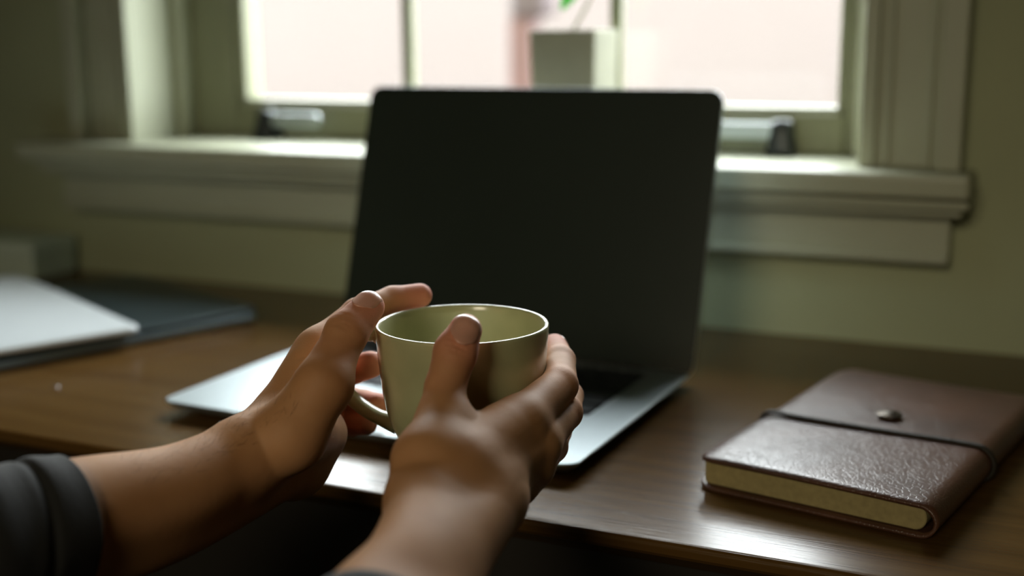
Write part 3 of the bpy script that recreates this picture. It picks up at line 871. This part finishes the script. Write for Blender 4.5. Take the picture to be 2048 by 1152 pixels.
def surface_nets(D, lo, h):
    s = D < 0
    nx, ny, nz = D.shape
    cnt = np.zeros((nx - 1, ny - 1, nz - 1), np.uint8)
    for i in (0, 1):
        for j in (0, 1):
            for k in (0, 1): cnt += s[i:nx - 1 + i, j:ny - 1 + j, k:nz - 1 + k]
    act = (cnt > 0) & (cnt < 8)
    ci = np.argwhere(act); idx = np.full(act.shape, -1, np.int32); idx[act] = np.arange(len(ci))
    acc = np.zeros((len(ci), 3)); num = np.zeros(len(ci))
    cor = [(i, j, k) for i in (0, 1) for j in (0, 1) for k in (0, 1)]
    for a in cor:
        for d_ in range(3):
            if a[d_]: continue
            b = list(a); b[d_] = 1
            va = D[ci[:, 0] + a[0], ci[:, 1] + a[1], ci[:, 2] + a[2]]; vb = D[ci[:, 0] + b[0], ci[:, 1] + b[1], ci[:, 2] + b[2]]
            m = (va < 0) != (vb < 0); t = np.where(m, va / np.where(m, va - vb, 1), 0)
            p = np.array(a, float)[None] + t[:, None] * (np.array(b) - np.array(a))[None]
            acc += p * m[:, None]; num += m
    V = (ci + acc / num[:, None]) * h + lo
    quads = []
    for d_ in range(3):
        o1, o2 = [(1, 2), (2, 0), (0, 1)][d_]
        sa = [slice(1, -1)] * 3; sb = [slice(1, -1)] * 3; sa[d_] = slice(0, -1); sb[d_] = slice(1, None)
        A_, B_ = s[tuple(sa)], s[tuple(sb)]
        e = np.argwhere(A_ != B_); 
        off = np.ones(3, int); off[d_] = 0; e = e + off
        fl = s[e[:, 0], e[:, 1], e[:, 2]]
        def I(u, v):
            q = e.copy(); q[:, o1] -= u; q[:, o2] -= v; return idx[q[:, 0], q[:, 1], q[:, 2]]
        Q = np.stack([I(1, 1), I(0, 1), I(0, 0), I(1, 0)], 1); Q[~fl] = Q[~fl][:, ::-1]; quads.append(Q)
    Q = np.concatenate(quads); Q = Q[(Q >= 0).all(1)]
    E_ = np.concatenate([Q[:, [0, 1]], Q[:, [1, 2]], Q[:, [2, 3]], Q[:, [3, 0]]])
    for lam in (.5, -.52, .5, -.52, .5):
        sm = np.zeros_like(V); c = np.zeros(len(V))
        for a, b in ((0, 1), (1, 0)):
            for q in range(3): sm[:, q] += np.bincount(E_[:, a], V[E_[:, b], q], len(V))
            c += np.bincount(E_[:, a], minlength=len(V))
        V = V + lam * (sm / np.maximum(c, 1)[:, None] - V)
    return V, Q

def v3(t): return np.array(t[:3])
def unit(a): return a / np.linalg.norm(a)

def folds(T, a, j, b, nrm, r, offs, amp):
    """fold grooves on the back of joint j"""
    w = unit(v3(T[b]) - v3(T[a])); c = v3(T[j]) + nrm * T[j][3]
    return [(c + w * o, r, w, amp * s) for o, s in offs]

toward_cam = lambda T, k: unit(np.array([0, 0, .24833]) - v3(T[k]))
def perp(n, w): return unit(n - w * float(n @ w))

def build_arm(T, fingers, palm, web, creases, tendons, h):
    D, lo, h = arm_field(T, fingers, palm, web, h, creases, tendons)
    V, Q = surface_nets(D, lo, h)
    # blush attribute: finger tips and knuckles
    bl = np.zeros(len(V))
    for f in fingers:
        for k, wgt, rad_ in ((f[3], .95, .017), (f[2], .30, .011), (f[1], .30, .012)):
            bl = np.maximum(bl, wgt * np.exp(-((V - v3(T[k])) ** 2).sum(1) / rad_ ** 2))
    return V, Q, bl

HGRID = 0.00095
wl_ = unit(v3(LEFT_ARM['TT']) - v3(LEFT_ARM['TP'])); wr_ = unit(v3(RIGHT_ARM['TT']) - v3(RIGHT_ARM['TP']))
NL_ = perp(toward_cam(LEFT_ARM, 'TI') + np.array([-.35, .1, .45]), wl_); NR_ = perp(toward_cam(RIGHT_ARM, 'TI') + np.array([.15, 0, .25]), wr_)
cl = folds(LEFT_ARM, 'TP', 'TI', 'TT', NL_, .0080, ((-.0030, .6), (-.0008, 1), (.0016, .9), (.0040, .5)), .0014)
cr_ = folds(RIGHT_ARM, 'TP', 'TI', 'TT', NR_, .0080, ((-.0024, .5), (0, 1), (.0024, .9), (.0045, .5)), .0018)
body_V, body_Q, body_B = [], [], []; base_i = 0
for T, cre, wb in ((LEFT_ARM, cl, WEB_L), (RIGHT_ARM, cr_, WEB_R)):
    pal = PALM_L if T is LEFT_ARM else PALM_R
    V, Q, bl = build_arm(T, FINGERS_L, pal, wb, cre, [], HGRID)
    body_V.append(V); body_Q.append(Q + base_i); body_B.append(bl); base_i += len(V)
V = np.concatenate(body_V); Q = np.concatenate(body_Q); Bl = np.concatenate(body_B)
person = tag(empty('person', (-0.33, 0.30, -0.74)), 'person seen only by two bare forearms in black sleeves, both hands around the mug', 'person')
me = bpy.data.meshes.new('body')
me.vertices.add(len(V)); me.vertices.foreach_set('co', (V - np.array([-0.33, 0.30, -0.74])).astype(np.float32).ravel())
me.loops.add(Q.size); me.loops.foreach_set('vertex_index', Q.astype(np.int32).ravel())
me.polygons.add(len(Q)); me.polygons.foreach_set('loop_start', np.arange(0, Q.size, 4, dtype=np.int32)); me.polygons.foreach_set('loop_total', np.full(len(Q), 4, np.int32))
me.polygons.foreach_set('use_smooth', np.ones(len(Q), bool))
me.update(calc_edges=True); me.validate()
at_ = me.attributes.new('blush', 'FLOAT', 'POINT'); at_.data.foreach_set('value', Bl.astype(np.float32))
body = link('arms', me, 'skin', person)

# fine dark hairs on the back of the left wrist and forearm
rnd_ = np.random.default_rng(5); cn = np.array([v.normal[:] for v in me.vertices], np.float32) if len(me.vertices) < 2_000_000 else None
pl = (v3(LEFT_ARM['W1']) + v3(LEFT_ARM['IW'])) / 2; ph_ = v3(LEFT_ARM['F2']); dirh = unit(pl - ph_)
tpar = ((V - ph_) @ dirh) / np.linalg.norm(pl - ph_)
okv = np.where((tpar > -.5) & (tpar < 1.1) & (cn[:, 2] > .55) & (np.linalg.norm(V - pl, axis=1) < .085))[0]
okv = okv[okv < len(body_V[0])]
bm = bmesh.new(); O_ = np.array([-0.33, 0.30, -0.74])
for iv in rnd_.choice(okv, 220, replace=False):
    p, nv_ = V[iv], cn[iv]; d_ = unit(dirh * .9 + nv_ * .55 + rnd_.normal(0, .25, 3)); L_ = rnd_.uniform(.003, .0065)
    q1 = p + d_ * L_ * .5; q2 = p + d_ * L_ - nv_ * L_ * .12
    sd_ = unit(np.cross(d_, nv_)) * .00004; sn_ = nv_ * .00004
    r0 = [bm.verts.new(p + o - O_) for o in (sd_, sn_, -sd_)]; r1 = [bm.verts.new(q1 + o * .8 - O_) for o in (sd_, sn_, -sd_)]; tp_ = bm.verts.new(q2 - O_)
    for k in range(3):
        bm.faces.new((r0[k], r0[(k + 1) % 3], r1[(k + 1) % 3], r1[k])); bm.faces.new((r1[k], r1[(k + 1) % 3], tp_))
obj('arm_hair', bm, 'hair', person, kind='stuff')

# fingernails: thin curved plates seated on the skin
def field_at(T, P, pal, wb):
    st = STRANDS_L if T is LEFT_ARM else STRANDS_R
    d, d2 = (np.minimum.reduce([cone_d(P, a, b) for a, b in strand_prims(T, q)]) for q in st)
    d = smin(d, d2, KS)
    sheet, web_ = palm_sheet(T, wb)
    d = smin(d, np.minimum.reduce([cone_d(P, a, b) for a, b in sheet]), KM)
    th = np.full(len(P), .02)
    for a, b in pal: th = smin(th, cone_d(P, T[a], T[b]), .004)
    d = smin(d, th, KP); d = smin(d, np.minimum.reduce([cone_d(P, a, b) for a, b in web_]), KP)
    g = np.full(len(P), .02)
    for f in FINGERS_L:
        o = np.full(len(P), .02)
        for a, b in zip(f, f[1:]): o = smin(o, cone_d(P, T[a], T[b]), .0022)
        g = smin(g, o, .0010)
    return smin(d, g, KF)
def nail(T, pal, wb, a, b, nrm, half_w, length, back):
    A_, B_ = v3(T[a]), v3(T[b]); ax = unit(B_ - A_); nrm = perp(nrm, ax); sd = np.cross(ax, nrm)
    tip = B_ + ax * T[b][3]
    c0 = tip - ax * back
    pts = []; m, n = 12, 14
    for i in range(n + 1):
        for j in range(m + 1):
            u = -1 + 2 * j / m; v = -1 + 2 * i / n
            # disc-like mapping: rounded cuticle, nearly straight sides
            uu = u * (1 - .10 * v * v) * (1 - .35 * max(0, -v) ** 4 * .9)
            vv = v * (1 - (.16 if v > 0 else .30) * u * u)
            pts.append(c0 + sd * uu * half_w + ax * vv * length / 2 + nrm * .014)
    P = np.array(pts)
    for _ in range(40):
        d = field_at(T, P.astype(np.float32), pal, wb); P = P - nrm * np.clip(d, -.001, .002)[:, None] * .8
    bm = bmesh.new(); O = np.array([-0.33, 0.30, -0.74])
    tp = [bm.verts.new(p + nrm * .00030 - O) for p in P]; bt = [bm.verts.new(p - nrm * .0008 - O) for p in P]
    W_ = m + 1
    for i in range(n):
        for j in range(m):
            q = [i * W_ + j, i * W_ + j + 1, (i + 1) * W_ + j + 1, (i + 1) * W_ + j]
            bm.faces.new([tp[k] for k in q]); bm.faces.new([bt[k] for k in reversed(q)])
    ring = [j for j in range(W_)] + [i * W_ + m for i in range(1, n + 1)] + [n * W_ + j for j in range(m - 1, -1, -1)] + [i * W_ for i in range(n - 1, 0, -1)]
    for k in range(len(ring)):
        x, y_ = ring[k], ring[(k + 1) % len(ring)]; bm.faces.new((tp[x], tp[y_], bt[y_], bt[x]))
    o = obj('fingernail', bm, 'nail', body, True)
nail(LEFT_ARM, PALM_L, WEB_L, 'TI', 'TT', NL_, .0063, .0145, .0088)
nail(RIGHT_ARM, PALM_R, WEB_R, 'TI', 'TT', NR_, .0065, .0145, .0088)
for T, pal, wb in ((LEFT_ARM, PALM_L, WEB_L), (RIGHT_ARM, PALM_R, WEB_R)):
    for f in FINGERS_L[1:]:
        p1, p2, p3 = v3(T[f[1]]), v3(T[f[2]]), v3(T[f[3]])
        nn = unit(p2 - p1) - unit(p3 - p2)
        if np.linalg.norm(nn) < .15: nn = unit(v3(T[f[1]]) - v3(T[f[0]])) - unit(p3 - p2)
        nail(T, pal, wb, f[2], f[3], unit(nn), T[f[3]][3] * .72, .0095, .0062)

# sleeves: a knitted tube that follows the forearm's own surface, with folds
def sleeve(T, st, start, seed=0, extra=.0016):
    rnd = random.Random(seed)
    c = []
    for na, nb_ in zip(st[0], st[1]):
        if na in ('W1', 'TC'): continue
        c.append((v3(T[na]) + v3(T[nb_])) / 2)
    c = c[::-1]                                   # from the wrist end towards the elbow
    pts = [Vector(p) for p in c]; dense = spline(pts, 60)
    cum = [0]
    for a, b in zip(dense, dense[1:]): cum.append(cum[-1] + (b - a).length)
    i0 = min(range(len(dense)), key=lambda i: abs((dense[i] - Vector(start)).length))
    dE = (dense[-1] - dense[-6]).normalized(); cl_ = dense[i0:] + [dense[-1] + dE * .003 * k for k in range(1, 15)]
    prims = [strand_prims(T, q) for q in st]
    n = 96; ph = [rnd.uniform(0, 6.28) for _ in range(8)]; loops = []; s = 0
    for i, p in enumerate(cl_):
        if i: s += (p - cl_[i - 1]).length
        t = (cl_[min(i + 4, len(cl_) - 1)] - cl_[max(i - 4, 0)]).normalized()
        u = (Vector((0, 0, 1)) - t * t.z).normalized(); w = t.cross(u)
        ang = [2 * math.pi * k / n for k in range(n)]
        dirs = np.array([(u * math.cos(a) + w * math.sin(a))[:] for a in ang]); r = np.full(n, .01)
        for _ in range(14):
            P = (np.array(p[:]) + dirs * r[:, None]).astype(np.float32)
            near = lambda pr: [q for q in pr if min(np.linalg.norm(q[0][:3] - np.array(p[:])), np.linalg.norm(q[1][:3] - np.array(p[:]))) < .07]
            d1, d2 = (np.minimum.reduce([cone_d(P, a, b) for a, b in near(q)]) for q in prims)
            r = np.maximum(r - smin(d1, d2, KS) * .9, .002)
        lp = []
        for k, a in enumerate(ang):
            diag = s + .006 * math.sin(a + ph[0])
            fold = .0010 * (math.sin(diag * 300 + ph[1]) + .6 * math.sin(diag * 170 + 2 * a + ph[3])) * (.55 + .45 * math.sin(a * 2 + ph[2]))
            fold -= .0016 * math.exp(-((diag - .020) / .0016) ** 2)
            hem = .0007 * math.exp(-(s / .010) ** 4)
            lp.append(p + Vector(dirs[k]) * float(r[k] + extra + .0012 * min(1, s / .03) + fold * min(1, s / .012) + hem))
        loops.append(lp)
    ctr = cl_[0]; ax = (cl_[6] - cl_[0])
    inner = [[q + (ctr - q).normalized() * .0016 for q in loops[0]], [q + (ctr - q).normalized() * .0030 + ax for q in loops[0]]]
    O = Vector((-0.33, 0.30, -0.74))
    bm = bmesh.new(); loft(bm, [[q - O for q in lp] for lp in list(reversed(inner)) + loops], False, True)
    return obj('sleeve', bm, 'fabric', person, True)
la = (v3(LEFT_ARM['F1']) + v3(LEFT_ARM['F1b'])) / 2; lb = (v3(LEFT_ARM['F0']) + v3(LEFT_ARM['F0b'])) / 2
sleeve(LEFT_ARM, STRANDS_L, la + (lb - la) * .25, seed=3)
fa = (v3(RIGHT_ARM['F1']) + v3(RIGHT_ARM['F1b'])) / 2; fb = (v3(RIGHT_ARM['F0']) + v3(RIGHT_ARM['F0b'])) / 2
sleeve(RIGHT_ARM, STRANDS_R, fa + (fb - fa) * 1.15, seed=8)
